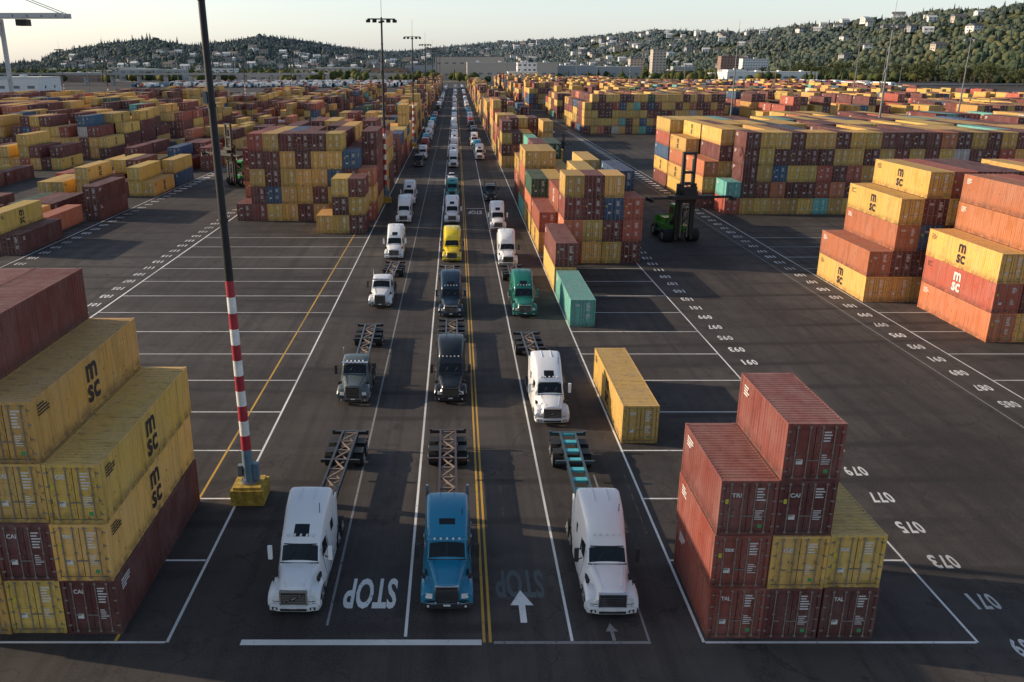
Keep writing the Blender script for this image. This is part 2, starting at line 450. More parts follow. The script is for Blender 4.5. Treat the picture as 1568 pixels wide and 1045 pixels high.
def tractor(name, kind):
    mb = MB()
    hoodz = {'aero': 1.68, 'mid': 1.74, 'tall': 1.74, 'day': 1.75}[kind]
    if kind in ('mid', 'day'):
        hood = [(.06, .66, 1.36, .66, .56, .1), (.14, .64, 1.5, .72, .6, .16), (.6, .75, 1.58, .86, .7, .2), (1.2, .95, 1.66, .98, .82, .2), (1.82, .95, hoodz, 1.06, .94, .2)]
    else:
        hood = [(.08, .62, 1.14, .86, .6, .14, .05), (.22, .6, 1.36, .96, .66, .2, .06), (.6, .75, 1.5, 1.0, .76, .24, .07), (1.2, .95, 1.6, 1.02, .86, .24, .06), (1.82, .95, hoodz, 1.06, .95, .2, .04)]
    loft(mb, hood)
    for s in (-1, 1):
        mb.beam((s*.44, .35, 1.455 if kind not in ('mid', 'day') else 1.565), (s*.7, 1.78, hoodz+.02), .05, .03, 0)
        mb.box(*sorted((s*.99, s*1.075)), 1.3, 1.65, 1.1, 1.35, 4)
        mb.beam((s*.62, .2, 1.0), (s*1.02, 1.5, 1.38), .03, .03, 4)
    mb.beam((-.92, 1.82, hoodz+.03), (.92, 1.82, hoodz+.03), .1, .05, 4)
    for s in (-1, 1):
        vs = []; fs = []
        prof = [(.12, .58), (.14, .92), (.3, 1.12), (.7, 1.24), (1.2, 1.22), (1.62, 1.06), (1.86, .75), (1.9, .5)]
        for (y, z) in prof:
            for x, dz in ((.6, .04), (.85, .06), (1.05, .04), (1.16, -.02), (1.225, -.12), (1.225, -.25)):
                vs.append((s*x, y, z+dz))
        for j in range(len(prof)-1):
            for i in range(5):
                q = (j*6+i, j*6+i+1, (j+1)*6+i+1, (j+1)*6+i)
                fs.append(q if s < 0 else tuple(reversed(q)))
        mb.add(vs, fs, 0)
        pts = [(.68, .07), (.95, .1), (1.13, .2), (1.2, .42)]
        vs = []
        for z, k in ((.76, 0.), (1.0, .05)):
            for x, y in pts: vs.append((s*x, y-.01+k, z+(.0 if x < 1.1 else .03)))
        mb.add(vs, [(0, 1, 5, 4), (1, 2, 6, 5), (2, 3, 7, 6)], [6, 6, 6])
        vs = [(s*x, y-.006, .71) for x, y in pts]+[(s*x, y-.012, .755) for x, y in pts]
        mb.add(vs, [(0, 1, 5, 4), (1, 2, 6, 5), (2, 3, 7, 6)], 4)
    g = 5 if kind in ('mid', 'tall', 'day') else 7
    gz1 = 1.38 if kind in ('mid', 'day') else 1.22
    gw = .5 if kind in ('mid', 'day') else .58
    gy = .0
    mb.box(-gw, gw, gy+.02, gy+.14, .6, gz1-.02, 4)
    nb = 6
    for k in range(nb):
        z = .64+k*(gz1-.68)/nb
        mb.box(-gw+.03, gw-.03, gy-.01, gy+.025, z, z+.03, 5 if kind != 'aero' else 7)
    for x in (-gw-.03, gw+.03): mb.box(x-.035, x+.035, gy-.02, gy+.15, .58, gz1+.03, g)
    mb.box(-gw-.065, gw+.065, gy-.02, gy+.16, gz1+.03, gz1+.08, g)
    if kind == 'aero':
        mb.beam((-.5, -.03, .68), (.5, -.03, 1.18), .06, .02, 5); mb.cyl((0, -.045, .93), (0, -.02, .93), .1, n=12, mat=5)
    bs = [(-1.23, .38), (-1.14, .04), (-.6, -.08), (.6, -.08), (1.14, .04), (1.23, .38)]
    vs = []; fs = []
    for x, y in bs: vs += [(x, y, .3), (x, y-.02, .56), (x, y+.14, .6), (x, y+.2, .3)]
    for j in range(5):
        for i in range(4):
            a = j*4+i; b = j*4+(i+1) % 4
            fs.append((a, a+4, b+4, b))
    fs += [(0, 1, 2, 3), (23, 22, 21, 20)]
    mb.add(vs, fs, 5 if kind in ('mid', 'day') else 0)
    mb.box(-.62, .62, -.115, -.07, .34, .46, 4)
    mb.box(-.16, .16, -.125, -.116, .47, .56, 6)
    for x in (-.88, .88): mb.box(x-.13, x+.13, -.06, .05, .37, .5, 4); mb.cyl((x, -.075, .435), (x, -.05, .435), .06, n=10, mat=6)
    top = {'aero': 3.75, 'mid': 3.3, 'tall': 3.8, 'day': 2.85}[kind]
    yb = 3.7 if kind == 'day' else 5.6
    cab = [(1.76, .7, hoodz-.02, 1.08, .96, .16), (1.84, .65, hoodz+.1, 1.14, .96, .16, .05), (2.22, .6, 2.42, 1.2, .94, .18, .06), (2.3, .55, 2.56, 1.21, .95, .2, .06)]
    if kind == 'day':
        cab += [(2.5, .5, 2.72, 1.21, .98, .2), (3.5, .5, 2.85, 1.21, 1.0, .18), (3.7, .55, 2.82, 1.18, .98, .18)]
    elif kind == 'mid':
        cab += [(2.42, .5, 2.74, 1.21, .98, .2, .05), (2.95, .5, 2.98, 1.21, 1.0, .22), (3.3, .5, 3.12, 1.22, 1.02, .22), (4.0, .5, 3.32, 1.22, 1.06, .25), (5.3, .5, top+.1, 1.22, 1.1, .22), (5.6, .55, top+.02, 1.18, 1.06, .2)]
    elif kind == 'aero':
        cab += [(2.42, .5, 2.72, 1.21, .98, .22, .05), (3.0, .5, 3.1, 1.21, .98, .26), (3.45, .5, 3.36, 1.22, 1.0, .28), (4.2, .5, 3.66, 1.22, 1.05, .28), (5.3, .5, top+.08, 1.22, 1.1, .24), (5.6, .55, top, 1.18, 1.08, .2)]
    else:
        cab += [(2.4, .5, 2.86, 1.21, .94, .3, .08), (2.7, .5, 3.2, 1.21, .94, .36, .1), (3.2, .5, 3.5, 1.22, .98, .36, .08), (4.0, .5, 3.74, 1.22, 1.04, .3), (5.3, .5, top+.08, 1.22, 1.1, .24), (5.6, .55, top, 1.18, 1.08, .2)]
    def sp(j, i):
        if j == 1 and 4 <= i <= 9: return 1
        if kind in ('aero', 'mid') and j == 4+(kind == 'mid')*1 and 6 <= i <= 7: return 1
        return None
    loft(mb, cab, 0, sp)
    def sidex(y, z):
        for a, b in zip(cab, cab[1:]):
            if a[0] <= y <= b[0]:
                t = (y-a[0])/(b[0]-a[0]); S = [a[k]+(b[k]-a[k])*t for k in range(6)]
                zz0 = S[1]+.25; zz1 = S[2]-S[5]; tt = (z-zz0)/(zz1-zz0)
                return S[3]+(S[4]-S[3])*tt
        return 1.2
    def sidepanel(pts, mat, off=.012):
        for s in (-1, 1):
            vs = [(s*(sidex(y, z)+off), y, z) for y, z in pts]
            f = tuple(range(len(pts)))
            mb.add(vs, [f if s < 0 else tuple(reversed(f))], mat)
            mb.add([(s*(sidex(y, z)-.01), y, z) for y, z in pts] + vs, [(i, (i+1) % len(pts), len(pts)+(i+1) % len(pts), len(pts)+i) for i in range(len(pts))], mat)
    sidepanel([(2.32, 1.75), (3.2, 1.75), (3.2, 2.4), (2.45, 2.4)], 1)
    if kind != 'day':
        sidepanel([(4.2, 2.0), (4.8, 2.0), (4.8, 2.5), (4.2, 2.5)], 1)
    for yy in (2.28, 3.32): sidepanel([(yy, .8), (yy+.025, .8), (yy+.025, 2.2), (yy, 2.2)], 4, .006)
    if kind != 'day':
        sidepanel([(3.5, .9), (5.4, .9), (5.4, 1.0), (3.5, 1.0)], 4, .006)
        sidepanel([(3.42, .8), (3.44, .8), (3.44, 2.6), (3.42, 2.6)], 4, .006)
    if kind in ('mid', 'day'):
        mb.beam((0, 1.83, hoodz+.16), (0, 2.23, 2.5), .05, .03, 4)
        mb.box(-.98, .98, 2.04, 2.4, 2.6, 2.66, 0 if kind == 'mid' else 5)
    else:
        mb.beam((-.8, 2.235, 2.475), (.8, 2.235, 2.475), .05, .04, 4)
    for x in (-.5, .25): mb.beam((x, 1.82, hoodz+.17), (x+.3, 2.0, hoodz+.51), .025, .02, 4)
    for x in (-.6, -.3, 0, .3, .6):
        z = 2.66 if kind in ('mid', 'day') else 2.78 if kind == 'aero' else 2.95
        mb.box(x-.05, x+.05, 2.38 if kind not in ('mid', 'day') else 2.1, 2.56 if kind != 'mid' else 2.2, z-.0, z+.07, 6)
    if kind != 'day':
        for x in (-.35, .35): mb.beam((x, 4.3, top+.03 if kind != 'aero' else top-.02), (x, 5.4, top+.13), .04, .03, 0)
        mb.cyl((.75, 3.6, top-.5), (.75, 3.6, top+.2), .02, n=5, mat=4)
    for s in (-1, 1):
        mb.box(*sorted((s*1.36, s*1.56)), 2.0, 2.14, 1.75, 2.45, 0 if kind == 'aero' else 4)
        mb.box(*sorted((s*1.38, s*1.54)), 2.14, 2.15, 1.78, 2.42, 5)
        mb.beam((s*1.12, 2.3, 2.3), (s*1.45, 2.1, 2.4), .04, .04, 4); mb.beam((s*1.14, 2.3, 1.8), (s*1.45, 2.1, 1.8), .04, .04, 4)
        mb.box(*sorted((s*1.0, s*1.16)), .72, .84, 1.42, 1.62, 4)
        mb.beam((s*1.02, .8, 1.15), (s*1.08, .8, 1.44), .03, .03, 4)
        if kind in ('aero', 'tall'):
            mb.box(*sorted((s*1.0, s*1.19)), 1.95, 5.3, .3, .62, 0)
        mb.cyl((s*.88, 3.3, .62), (s*.88, 4.9, .62), .33, n=14, mat=5)
        mb.box(*sorted((s*.85, s*1.2)), 2.2, 3.1, .35, .5, 7)
    if kind in ('mid', 'day'):
        for s in (-1, 1): mb.cyl((s*1.05, yb+.15, .9), (s*1.05, yb+.15, 3.7 if kind == 'mid' else 3.3), .075, n=8, mat=5)
    if kind in ('aero', 'tall'):
        for s in (-1, 1): mb.box(*sorted((s*1.1, s*1.17)), 5.58, 6.15, .8, 3.2, 0)
    mb.box(-.5, .5, yb-.02, yb+.06, 1.3, 2.0, 4)
    for k in range(3): mb.cyl((-.2+.2*k, yb+.05, 1.5), (-.3+.3*k, yb+1.0, 1.15), .025, n=5, mat=4)
    e = 8. if kind != 'day' else 6.6
    for s in (-1, 1): mb.box(*sorted((s*.36, s*.46)), .8, e, .72, .98, 4)
    for yy in np.arange(yb+.1, e, .6): mb.box(-.36, .36, yy, yy+.12, .78, .94, 4)
    mb.box(-.5, .5, e-2., e-1., .99, 1.14, 4)
    mb.box(-.34, .34, yb+.1, e-2.1, .95, 1.02, 7)
    mb.box(-.5, .5, .6, 1.7, .5, .95, 4)
    for s in (-1, 1):
        wheel(mb, s*1.03, 1.1, .3)
        wheel(mb, s*.94, e-1.95, .56); wheel(mb, s*.94, e-.65, .56)
        if kind == 'mid' or kind == 'day': mb.box(*sorted((s*.7, s*1.22)), e-.1, e-.06, .3, 1.0, 4)
    for y in (1.1, e-1.95, e-.65): mb.cyl((-.9, y, .51), (.9, y, .51), .1, n=6, mat=4)
    return mb.mesh('tractor_'+kind, TM, 32)
TR = {k: tractor(k, k) for k in ('aero', 'mid', 'tall', 'day')}

def chassis_mesh(name, L=12.3, zig=True, chx=None):
    mb = MB(); cross = 7
    for s in (-1, 1):
        mb.box(*sorted((s*.42, s*.56)), 0, L, .98, 1.02, 0); mb.box(*sorted((s*.42, s*.56)), 0, L, 1.22, 1.26, 0)
        mb.box(*sorted((s*.47, s*.51)), 0, L, 1.02, 1.22, 0)
    n = 9
    for i in range(n+1):
        y = .2+i*(L-.5)/n
        cw = .1 if zig else .42
        mb.box(-.42, .42, y, y+cw, 1.05, 1.2, cross)
        if zig and i < n:
            y2 = y+(L-.5)/n
            a, b = (-.42, .42) if i % 2 == 0 else (.42, -.42)
            mb.beam((a, y+.05, 1.18), (b, y2+.05, 1.18), .09, .07, cross)
            mb.beam((b, y+.05, 1.12), (a, y2+.05, 1.12), .09, .05, cross)
    for y in (0, .02+L-.2): mb.box(-1.2, 1.2, y, y+.2, 1.02, 1.245, 0)
    mb.box(-1.2, 1.2, L-4.4, L-4.25, 1.03, 1.24, 0)
    for s in (-1, 1):
        for y in (0, L-.18): mb.box(*sorted((s*1.05, s*1.22)), y, y+.18, 1.25, 1.33, 0)
        for y in (L-2.6, L-1.2):
            wheel(mb, s*.94, y, .58, .5)
            mb.box(*sorted((s*.6, s*1.2)), y-.4, y+.4, 1.06, 1.08, 4)
        mb.box(*sorted((s*.45, s*.6)), L-3.2, L-.6, .7, .97, 4)
        mb.beam((s*.5, 2.4, 1.), (s*.5, 2.4, .3), .1, .1, 4)
        mb.box(*sorted((s*.7, s*1.15)), L-.02, L+.02, .55, .7, 4)
    for y in (L-2.6, L-1.2): mb.cyl((-.9, y, .5), (.9, y, .5), .08, n=6, mat=4)
    mb.box(-1.0, 1.0, L-.1, L-.02, .45, .55, 4)
    return mb.mesh(name, TM[:7]+[chx])
M_CHX = simple('chassis_members', (.24, .18, .14), .7)
M_TEALCH = simple('chassis_teal', (.08, .45, .5), .6)
CH1 = chassis_mesh('chassis_a', 12.3, True, M_CHX)
CH2 = chassis_mesh('chassis_b', 12.3, False, M_TEALCH)

W = (.76, .765, .77); BLK = (.012, .016, .022); TRB = (.012, .20, .34)
def truck(kind, x, y, col, ch=None, chcol=(.03, .03, .03), rz=0., name='semi_truck'):
    obj(name, TR[kind], (x, y, 0), math.radians(rz), jit(col, .03, .008))
    if ch is not None:
        o = 6.0 if kind != 'day' else 4.6
        obj('container_chassis_trailer', ch, (x-math.sin(math.radians(rz))*o, y+o, 0), math.radians(rz*2), chcol)
CHC = (.03, .026, .024)
truck('aero', -7.55, 33.7, W, CH1, CHC, -1.)
truck('day', -7.75, 59.4, (.10, .125, .13), CH1, CHC, .5)
truck('day', -7.95, 85.8, W, CH1, (.06, .02, .015), -1)
truck('aero', -8.1, 108.9, W, None)
truck('tall', -8.4, 135.2, W, None)
truck('aero', -8.6, 154, W, None)
truck('mid', -.42, 33.9, TRB, CH1, (.05, .025, .02), .2)
truck('tall', -.4, 59.6, BLK, CH1, CHC)
truck('aero', -.5, 82.2, (.012, .03, .055), CH1, (.05, .02, .02), .5)
truck('tall', -.5, 107.3, (.76, .56, .025), None)
truck('aero', -.6, 135, W); truck('mid', -.7, 161, (.03, .3, .3)); truck('tall', -.6, 211, W)
truck('tall', 7.25, 33.5, W, CH2, (.04, .07, .08), -.3)
truck('aero', 6.85, 55.5, W, CH1, CHC, .8)
truck('aero', 7.0, 82.4, (.015, .16, .12), CH1, CHC, .5)
truck('tall', 6.6, 105, W); truck('aero', 6.5, 129, W); truck('day', 6.5, 158, (.03, .06, .08))
truck('day', -9.2, 212, BLK)
y = 230
while y < 900:
    for x in (-9.1, -.6, 6.0):
        if R.random() < .85:
            q = R.random()
            col = W if q < .68 else (.3, .03, .03) if q < .78 else BLK if q < .88 else TRB
            truck(R.choice(['aero', 'tall', 'mid']), x+R.uniform(-.3, .3), y+R.uniform(-3, 3), col, CH1 if R.random() < .3 and y < 500 else None, CHC)
    y += 19 if y < 400 else 24

# ------------------------------------------------------------------ cars
def car_mesh():
    mb = MB()
    body = [(.0, .3, .58, .72, .62, .1), (.12, .22, .7, .84, .74, .12), (1.1, .2, .88, .88, .76, .12), (1.3, .2, .92, .88, .76, .12), (1.95, .2, 1.36, .9, .58, .16), (2.2, .2, 1.42, .9, .6, .16), (3.2, .2, 1.4, .9, .6, .16), (3.9, .2, 1.05, .88, .7, .16), (4.4, .25, .96, .84, .7, .12), (4.55, .3, .8, .76, .66, .1)]
    loft(mb, body, 0, lambda j, i: 1 if (j == 3 and 3 <= i <= 10) or (j == 6 and 3 <= i <= 10) else None)
    for s in (-1, 1):
        f = [(1.7, .98), (3.55, .98), (3.15, 1.26), (2.05, 1.26)]
        vs = [(s*(.885-(z-.45)*.34+.03), y, z) for y, z in f]
        mb.add(vs+[(v[0]-s*.05, v[1], v[2]) for v in vs], [(0,1,2,3),(0,1,5,4),(1,2,6,5),(2,3,7,6),(3,0,4,7)], 1)
        for y in (.85, 3.6): wheel(mb, s*.8, y, .22, .33)
        mb.box(*sorted((s*.45, s*.72)), -.01, .1, .55, .68, 6)
        mb.box(*sorted((s*.9, s*1.02)), 1.6, 1.72, .9, 1.02, 0)
    return mb.mesh('car_mesh', TM, 40)
CAR = car_mesh()
obj('parked_car', CAR, (-.9, 187, 0), 0, W)
obj('moving_car', CAR, (36, 345, 0), math.radians(170), W)
obj('moving_car', CAR, (33.5, 318, 0), math.radians(200), (.5, .5, .5))

# ------------------------------------------------------------------ container handlers
def handler_mesh():
    mb = MB()
    mb.box(-1.5, 1.5, 2.2, 7.6, 1.1, 2.1, 0)
    vs = [(-1.7, 7.0, .9), (1.7, 7.0, .9), (1.5, 8.6, 1.1), (-1.5, 8.6, 1.1), (-1.7, 7.0, 3.0), (1.7, 7.0, 3.0), (1.4, 8.4, 2.7), (-1.4, 8.4, 2.7)]
    mb.add(vs, [(0,3,2,1),(4,5,6,7),(0,1,5,4),(1,2,6,5),(2,3,7,6),(3,0,4,7)], 0)
    mb.box(-1.2, 1.2, 4.8, 7.0, 2.1, 2.9, 0)
    for x in (-1.9, 1.9):
        wheel(mb, x, 1.9, 1.5, .9); wheel(mb, x*.85, 7.0, .8, .85)
        mb.box(*sorted((x*.6, x*1.2)), 3.2, 6.2, 1.1, 1.25, 4)
        mb.beam((x*1.15, 3.2, 1.25), (x*1.15, 3.2, 2.3), .06, .06, 7); mb.beam((x*1.15, 6.1, 1.25), (x*1.15, 6.1, 2.3), .06, .06, 7)
        mb.beam((x*1.15, 3.2, 2.3), (x*1.15, 6.1, 2.3), .06, .06, 7)
    loft(mb, [(2.7, 3.0, 4.9, .75, .7, .1), (2.9, 2.9, 5.1, .8, .72, .1), (4.3, 2.9, 5.1, .8, .72, .1), (4.5, 3.0, 5.0, .76, .7, .1)], 0)
    mb.box(-.68, .68, 2.66, 2.7, 3.3, 4.7, 1)
    for x in (-1, 1): mb.box(*sorted((x*.79, x*.83)), 3.0, 4.2, 3.7, 4.7, 1)
    mb.box(-.5, .5, 2.9, 4.3, 2.1, 2.9, 4)
    for x in (-1.15, 1.15):
        mb.box(x-.22, x+.22, .5, 1.1, .5, 8.4, 4)
        mb.box(x*.72-.15, x*.72+.15, .35, .8, 1.2, 12.8, 4)
        mb.beam((x, 1.1, 4.4), (x*.9, 4.2, 1.8), .25, .25, 7)
        mb.cyl((x*.45, .6, .8), (x*.45, .6, 11.8), .09, n=8, mat=7)
    for z in (1.0, 4.6, 8.2): mb.box(-1.0, 1.0, .55, 1.0, z, z+.4, 4)
    for z in (9.8, 12.4): mb.box(-.7, .7, .4, .75, z, z+.35, 4)
    mb.box(-1.3, 1.3, .05, .33, 5.8, 8.0, 4)
    mb.box(-1.0, 1.0, -.9, .1, 7.0, 7.5, 4)
    mb.box(-3.2, 3.2, -1.5, -.5, 6.5, 7.0, 4)
    mb.box(-5.9, 5.9, -1.25, -1.05, 6.55, 6.85, 4); mb.box(-5.9, 5.9, -.95, -.75, 6.55, 6.85, 4)
    for x in (-6.0, 6.0):
        mb.box(x-.15, x+.15, -2.2, .2, 6.3, 6.75, 4)
        for y in (-2.1, .1): mb.box(x-.12, x+.12, y-.1, y+.1, 6.0, 6.3, 7)
    for k in range(14):
        z = 1.6+k*.45; mb.box(-.06, .06, .3, .36, z, z+.25, 7)
    return mb.mesh('handler_mesh', TM)
HM = handler_mesh()
obj('container_handler_forklift', HM, (32.6, 119.5, 0), math.radians(9), (.06, .26, .025))
obj('container_handler_forklift', HM, (-47.0, 178, 0), math.radians(-40), (.03, .3, .06))
obj('container_handler_forklift', HM, (30, 240, 0), math.radians(60), (.55, .35, .03), (.5, .5, .45))

# ------------------------------------------------------------------ light masts
def mast_mesh(stripes=True):
    mb = MB()
    H = 32.
    def rr(z): return .30-.16*z/H
    mb.box(-.95, .95, -.95, .95, 0, .95, 3); mb.box(-.8, .8, -.8, .8, .95, 1.1, 3)
    mb.cyl((0, 0, 1.1), (0, 0, 1.2), .5, n=12, mat=2)
    for a in range(6):
        mb.cyl((.4*math.cos(a*1.05), .4*math.sin(a*1.05), 1.1), (.4*math.cos(a*1.05), .4*math.sin(a*1.05), 1.35), .04, n=6, mat=2)
    mb.cyl((0, 0, 1.2), (0, 0, 3.2), .33, rr(3.2), n=16, mat=5)
    mb.box(.31, .62, -.2, .2, 1.3, 2.3, 5); mb.box(-.58, -.33, -.18, .18, 1.5, 2.2, 2)
    n = 11; bh = 10.1/n
    for k in range(n):
        z = 3.2+k*bh
        mb.cyl((0, 0, z), (0, 0, z+bh), rr(z), rr(z+bh), n=16, mat=(0 if k % 2 == 0 else 1) if stripes else 4, cap=False)
    mb.cyl((0, 0, 13.3), (0, 0, H), rr(13.3), rr(H), n=16, mat=4)
    mb.cyl((rr(14)+.02, 0, 1.3), (rr(H)+.02, 0, H-1), .02, n=5, mat=2)
    for z in (16.5, 22.4, 27.5): mb.cyl((0, 0, z), (0, 0, z+.18), rr(z)+.05, n=12, mat=4)
    mb.box(-.38, -.18, -.12, .12, 22.6, 23.2, 2)
    mb.beam((-2.4, 0, H-.3), (2.4, 0, H-.3), .2, .2, 4); mb.beam((0, -1.5, H-.5), (0, 1.5, H-.5), .15, .15, 4)
    for x in (-2.3, -1.2, 1.2, 2.3):
        mb.box(x-.35, x+.35, -.45, .35, H-.85, H-.42, 4); mb.box(x-.3, x+.3, -.4, .3, H-.88, H-.852, 2)
    for yv in (-1.5, 1.5): mb.box(-.35, .35, yv-.3, yv+.3, H-.9, H-.6, 4)
    mb.cyl((0, 0, H), (0, 0, H+4.5), .035, n=5, mat=4)
    return mb.mesh('light_mast_mesh', [M_REDPAINT, M_WHITEPAINT, M_GREY, M_YBLOCK, M_POLE if stripes else M_GREY, M_TEAL], 40)
MA = mast_mesh(True); MG = mast_mesh(False)
obj('floodlight_mast', MA, (-12.15, 45, 0), 0, ry=math.radians(-.85))
for y in (157, 266, 377, 488, 600, 720): obj('floodlight_mast', MA, (-12.9, y, 0), R.uniform(0, .3))
for x, y, st in ((88, 182, 0), (84, 268, 0), (160, 356, 0), (166, 290, 0), (92, 470, 0), (84, 620, 0), (250, 520, 0), (-169, 430, 1), (-119, 500, 1), (-122, 660, 1), (-60, 560, 1), (-230, 520, 1), (-64, 760, 0), (180, 700, 0), (36, 640, 0), (35, 820, 0), (300, 800, 0), (-200, 640, 0), (-150, 760, 0), (130, 820, 0), (230, 640, 0), (-290, 700, 0), (380, 760, 0), (60, 760, 0)):
    obj('floodlight_mast', MA if st else MG, (x, y, 0), R.uniform(-.4, .4))

# ------------------------------------------------------------------ ground
def ground_mat():
    m, nt, N, L, B = newmat('asphalt')
    tc = N.new('ShaderNodeTexCoord'); v = tc.outputs['Object']
    c = mixcol(nt, ramp(nt, noise(nt, v, .035, 7, .62), .40, .60), (.036, .032, .030), (.084, .074, .067))
    c = mixcol(nt, ramp(nt, noise(nt, v, .22, 6, .65), .45, .7, 0, .55), c, (.1, .088, .08))
    c = mixcol(nt, ramp(nt, noise(nt, v, 1., 4, .6, (.9, .012, 1)), .47, .66, 0, .65), c, (.023, .021, .021))
    c = mixcol(nt, ramp(nt, noise(nt, v, 1., 3, .6, (.02, .5, 1)), .56, .72, 0, .35), c, (.026, .024, .023))
    # rubber and drips along the queue lanes
    sp0 = N.new('ShaderNodeSeparateXYZ'); L.new(v, sp0.inputs[0])
    lane = None
    for xc in (-8.1, -.5, 6.8, 33.):
        d = math_n(nt, 'ABSOLUTE', math_n(nt, 'SUBTRACT', sp0.outputs[0], xc))
        k = ramp(nt, d, .15, 1.5 if xc < 20 else 5.5, 1., 0.)
        lane = k if lane is None else math_n(nt, 'MAXIMUM', lane, k)
    dr = math_n(nt, 'MULTIPLY', lane, ramp(nt, noise(nt, v, 1., 5, .65, (1.2, .16, 1)), .36, .6, .1, .75))
    c = mixcol(nt, dr, c, (.021, .019, .019))
    wv = N.new('ShaderNodeTexWave'); wv.wave_type = 'RINGS'; wv.inputs['Scale'].default_value = .06; wv.inputs['Distortion'].default_value = 7; wv.inputs['Detail'].default_value = 1; wv.inputs['Detail Scale'].default_value = .2
    mp = N.new('ShaderNodeMapping'); mp.inputs['Location'].default_value = (-70, -30, 0); L.new(v, mp.inputs['Vector']); L.new(mp.outputs[0], wv.inputs['Vector'])
    arc = math_n(nt, 'MULTIPLY', ramp(nt, wv.outputs['Fac'], .88, .99, 0, .75), ramp(nt, noise(nt, v, .06, 3), .42, .56))
    c = mixcol(nt, arc, c, (.018, .017, .017))
    vo = N.new('ShaderNodeTexVoronoi'); vo.distance = 'CHEBYCHEV'; vo.inputs['Scale'].default_value = .07; L.new(v, vo.inputs['Vector'])
    sp = N.new('ShaderNodeSeparateColor'); L.new(vo.outputs['Color'], sp.inputs[0])
    c = mixcol(nt, ramp(nt, sp.outputs[0], .72, .73, 0, .25), c, (.03, .028, .028))
    vc = N.new('ShaderNodeTexVoronoi'); vc.feature = 'DISTANCE_TO_EDGE'; vc.inputs['Scale'].default_value = .13
    ns = N.new('ShaderNodeTexNoise'); ns.inputs['Scale'].default_value = .5; ns.inputs['Detail'].default_value = 6; L.new(v, ns.inputs['Vector'])
    va = N.new('ShaderNodeVectorMath'); va.operation = 'MULTIPLY_ADD'; va.inputs[1].default_value = (5, 5, 0)
    L.new(ns.outputs['Color'], va.inputs[0]); L.new(v, va.inputs[2]); L.new(va.outputs[0], vc.inputs['Vector'])
    c = mixcol(nt, ramp(nt, vc.outputs['Distance'], .004, .01, .55, 0), c, (.018, .017, .017))
    c = mixcol(nt, ramp(nt, noise(nt, v, .55, 5, .6), .58, .7, 0, .65), c, (.019, .018, .018))
    c = mixcol(nt, ramp(nt, noise(nt, v, 9, 8, .75), .35, .7, 0, .45), c, (.115, .1, .091))
    L.new(c, B.inputs['Base Color'])
    L.new(ramp(nt, noise(nt, v, .4, 4), .3, .7, .72, .93), B.inputs['Roughness'])
    B.inputs['Specular IOR Level'].default_value = .15
    b = N.new('ShaderNodeBump'); b.inputs['Strength'].default_value = .4; b.inputs['Distance'].default_value = .02
    L.new(noise(nt, v, 14, 6, .7), b.inputs['Height']); L.new(b.outputs[0], B.inputs['Normal'])
    return m
M_ASPH = ground_mat()
mb = MB(); mb.add([(-900, -200, 0), (900, -200, 0), (900, 1150, 0), (-900, 1150, 0)], [(0, 1, 2, 3)])
obj('asphalt_yard', mb.mesh('asphalt_yard', [M_ASPH]))
def land_mat():
    m, nt, N, L, B = newmat('land')
    tc = N.new('ShaderNodeTexCoord'); v = tc.outputs['Object']
    c = mixcol(nt, ramp(nt, noise(nt, v, .006, 6), .4, .6), (.05, .06, .03), (.12, .11, .09))
    c = mixcol(nt, ramp(nt, noise(nt, v, .03, 4), .5, .6), c, (.16, .15, .14))
    L.new(c, B.inputs['Base Color']); B.inputs['Roughness'].default_value = .95
    return m
mb = MB(); mb.add([(-9000, -2500, -.05), (9000, -2500, -.05), (9000, 12000, -.05), (-9000, 12000, -.05)], [(0, 1, 2, 3)])
obj('ground', mb.mesh('ground', [land_mat()]))

def paint_mat(name, col, wear=.5, opacity=1.):
    m, nt, N, L, B = newmat(name)
    tc = N.new('ShaderNodeTexCoord'); v = tc.outputs['Object']
    n1 = ramp(nt, noise(nt, v, 3.5, 8, .75), .62-wear*.18, .72-wear*.12)
    n2 = ramp(nt, noise(nt, v, .12, 3), .4, .7, 0, .5)
    f = math_n(nt, 'MAXIMUM', n1, n2)
    f = math_n(nt, 'MAXIMUM', f, 1-opacity)
    c = mixcol(nt, f, col, (.066, .059, .055))
    L.new(c, B.inputs['Base Color']); B.inputs['Roughness'].default_value = .75
    return m
P_W = paint_mat('road_paint_white', (.78, .77, .74), .35)
P_Y = paint_mat('road_paint_yellow', (.6, .34, .04), .4)
P_F = paint_mat('road_paint_faded', (.4, .4, .39), .8, .5)
P_K = paint_mat('road_paint_ghost', (.085, .10, .10), .2)
P_N = paint_mat('road_paint_numbers', (.66, .65, .63), .5, .9)
mb = MB()
Z1, Z2 = .004, .008
def rect(x0, x1, y0, y1, mat=0, z=Z1): mb.add([(x0, y0, z), (x1, y0, z), (x1, y1, z), (x0, y1, z)], [(0, 1, 2, 3)], mat)
G0 = 31.8; GP = 6.57
YEND = 1000
rect(-12.96, -12.82, G0, YEND); rect(-15.3, -15.16, G0, YEND, 1)
rect(-5.98, -5.86, 33, YEND, 2); rect(-2.34, -2.2, G0+.4, YEND)
rect(1.2, 1.33, G0, YEND, 1); rect(1.48, 1.61, G0, YEND, 1)
rect(5.14, 5.27, G0+.1, YEND); rect(8.6, 8.7, G0+.1, 48, 2)
rect(11.0, 11.13, G0, YEND); rect(23.24, 23.36, G0, 400)
rect(-37.15, -36.95, 50, 900)
rect(-9.6, 1.15, G0-.19, G0+.19, 0); rect(1.7, 8.7, G0-.1, G0+.08, 2)
k = 0
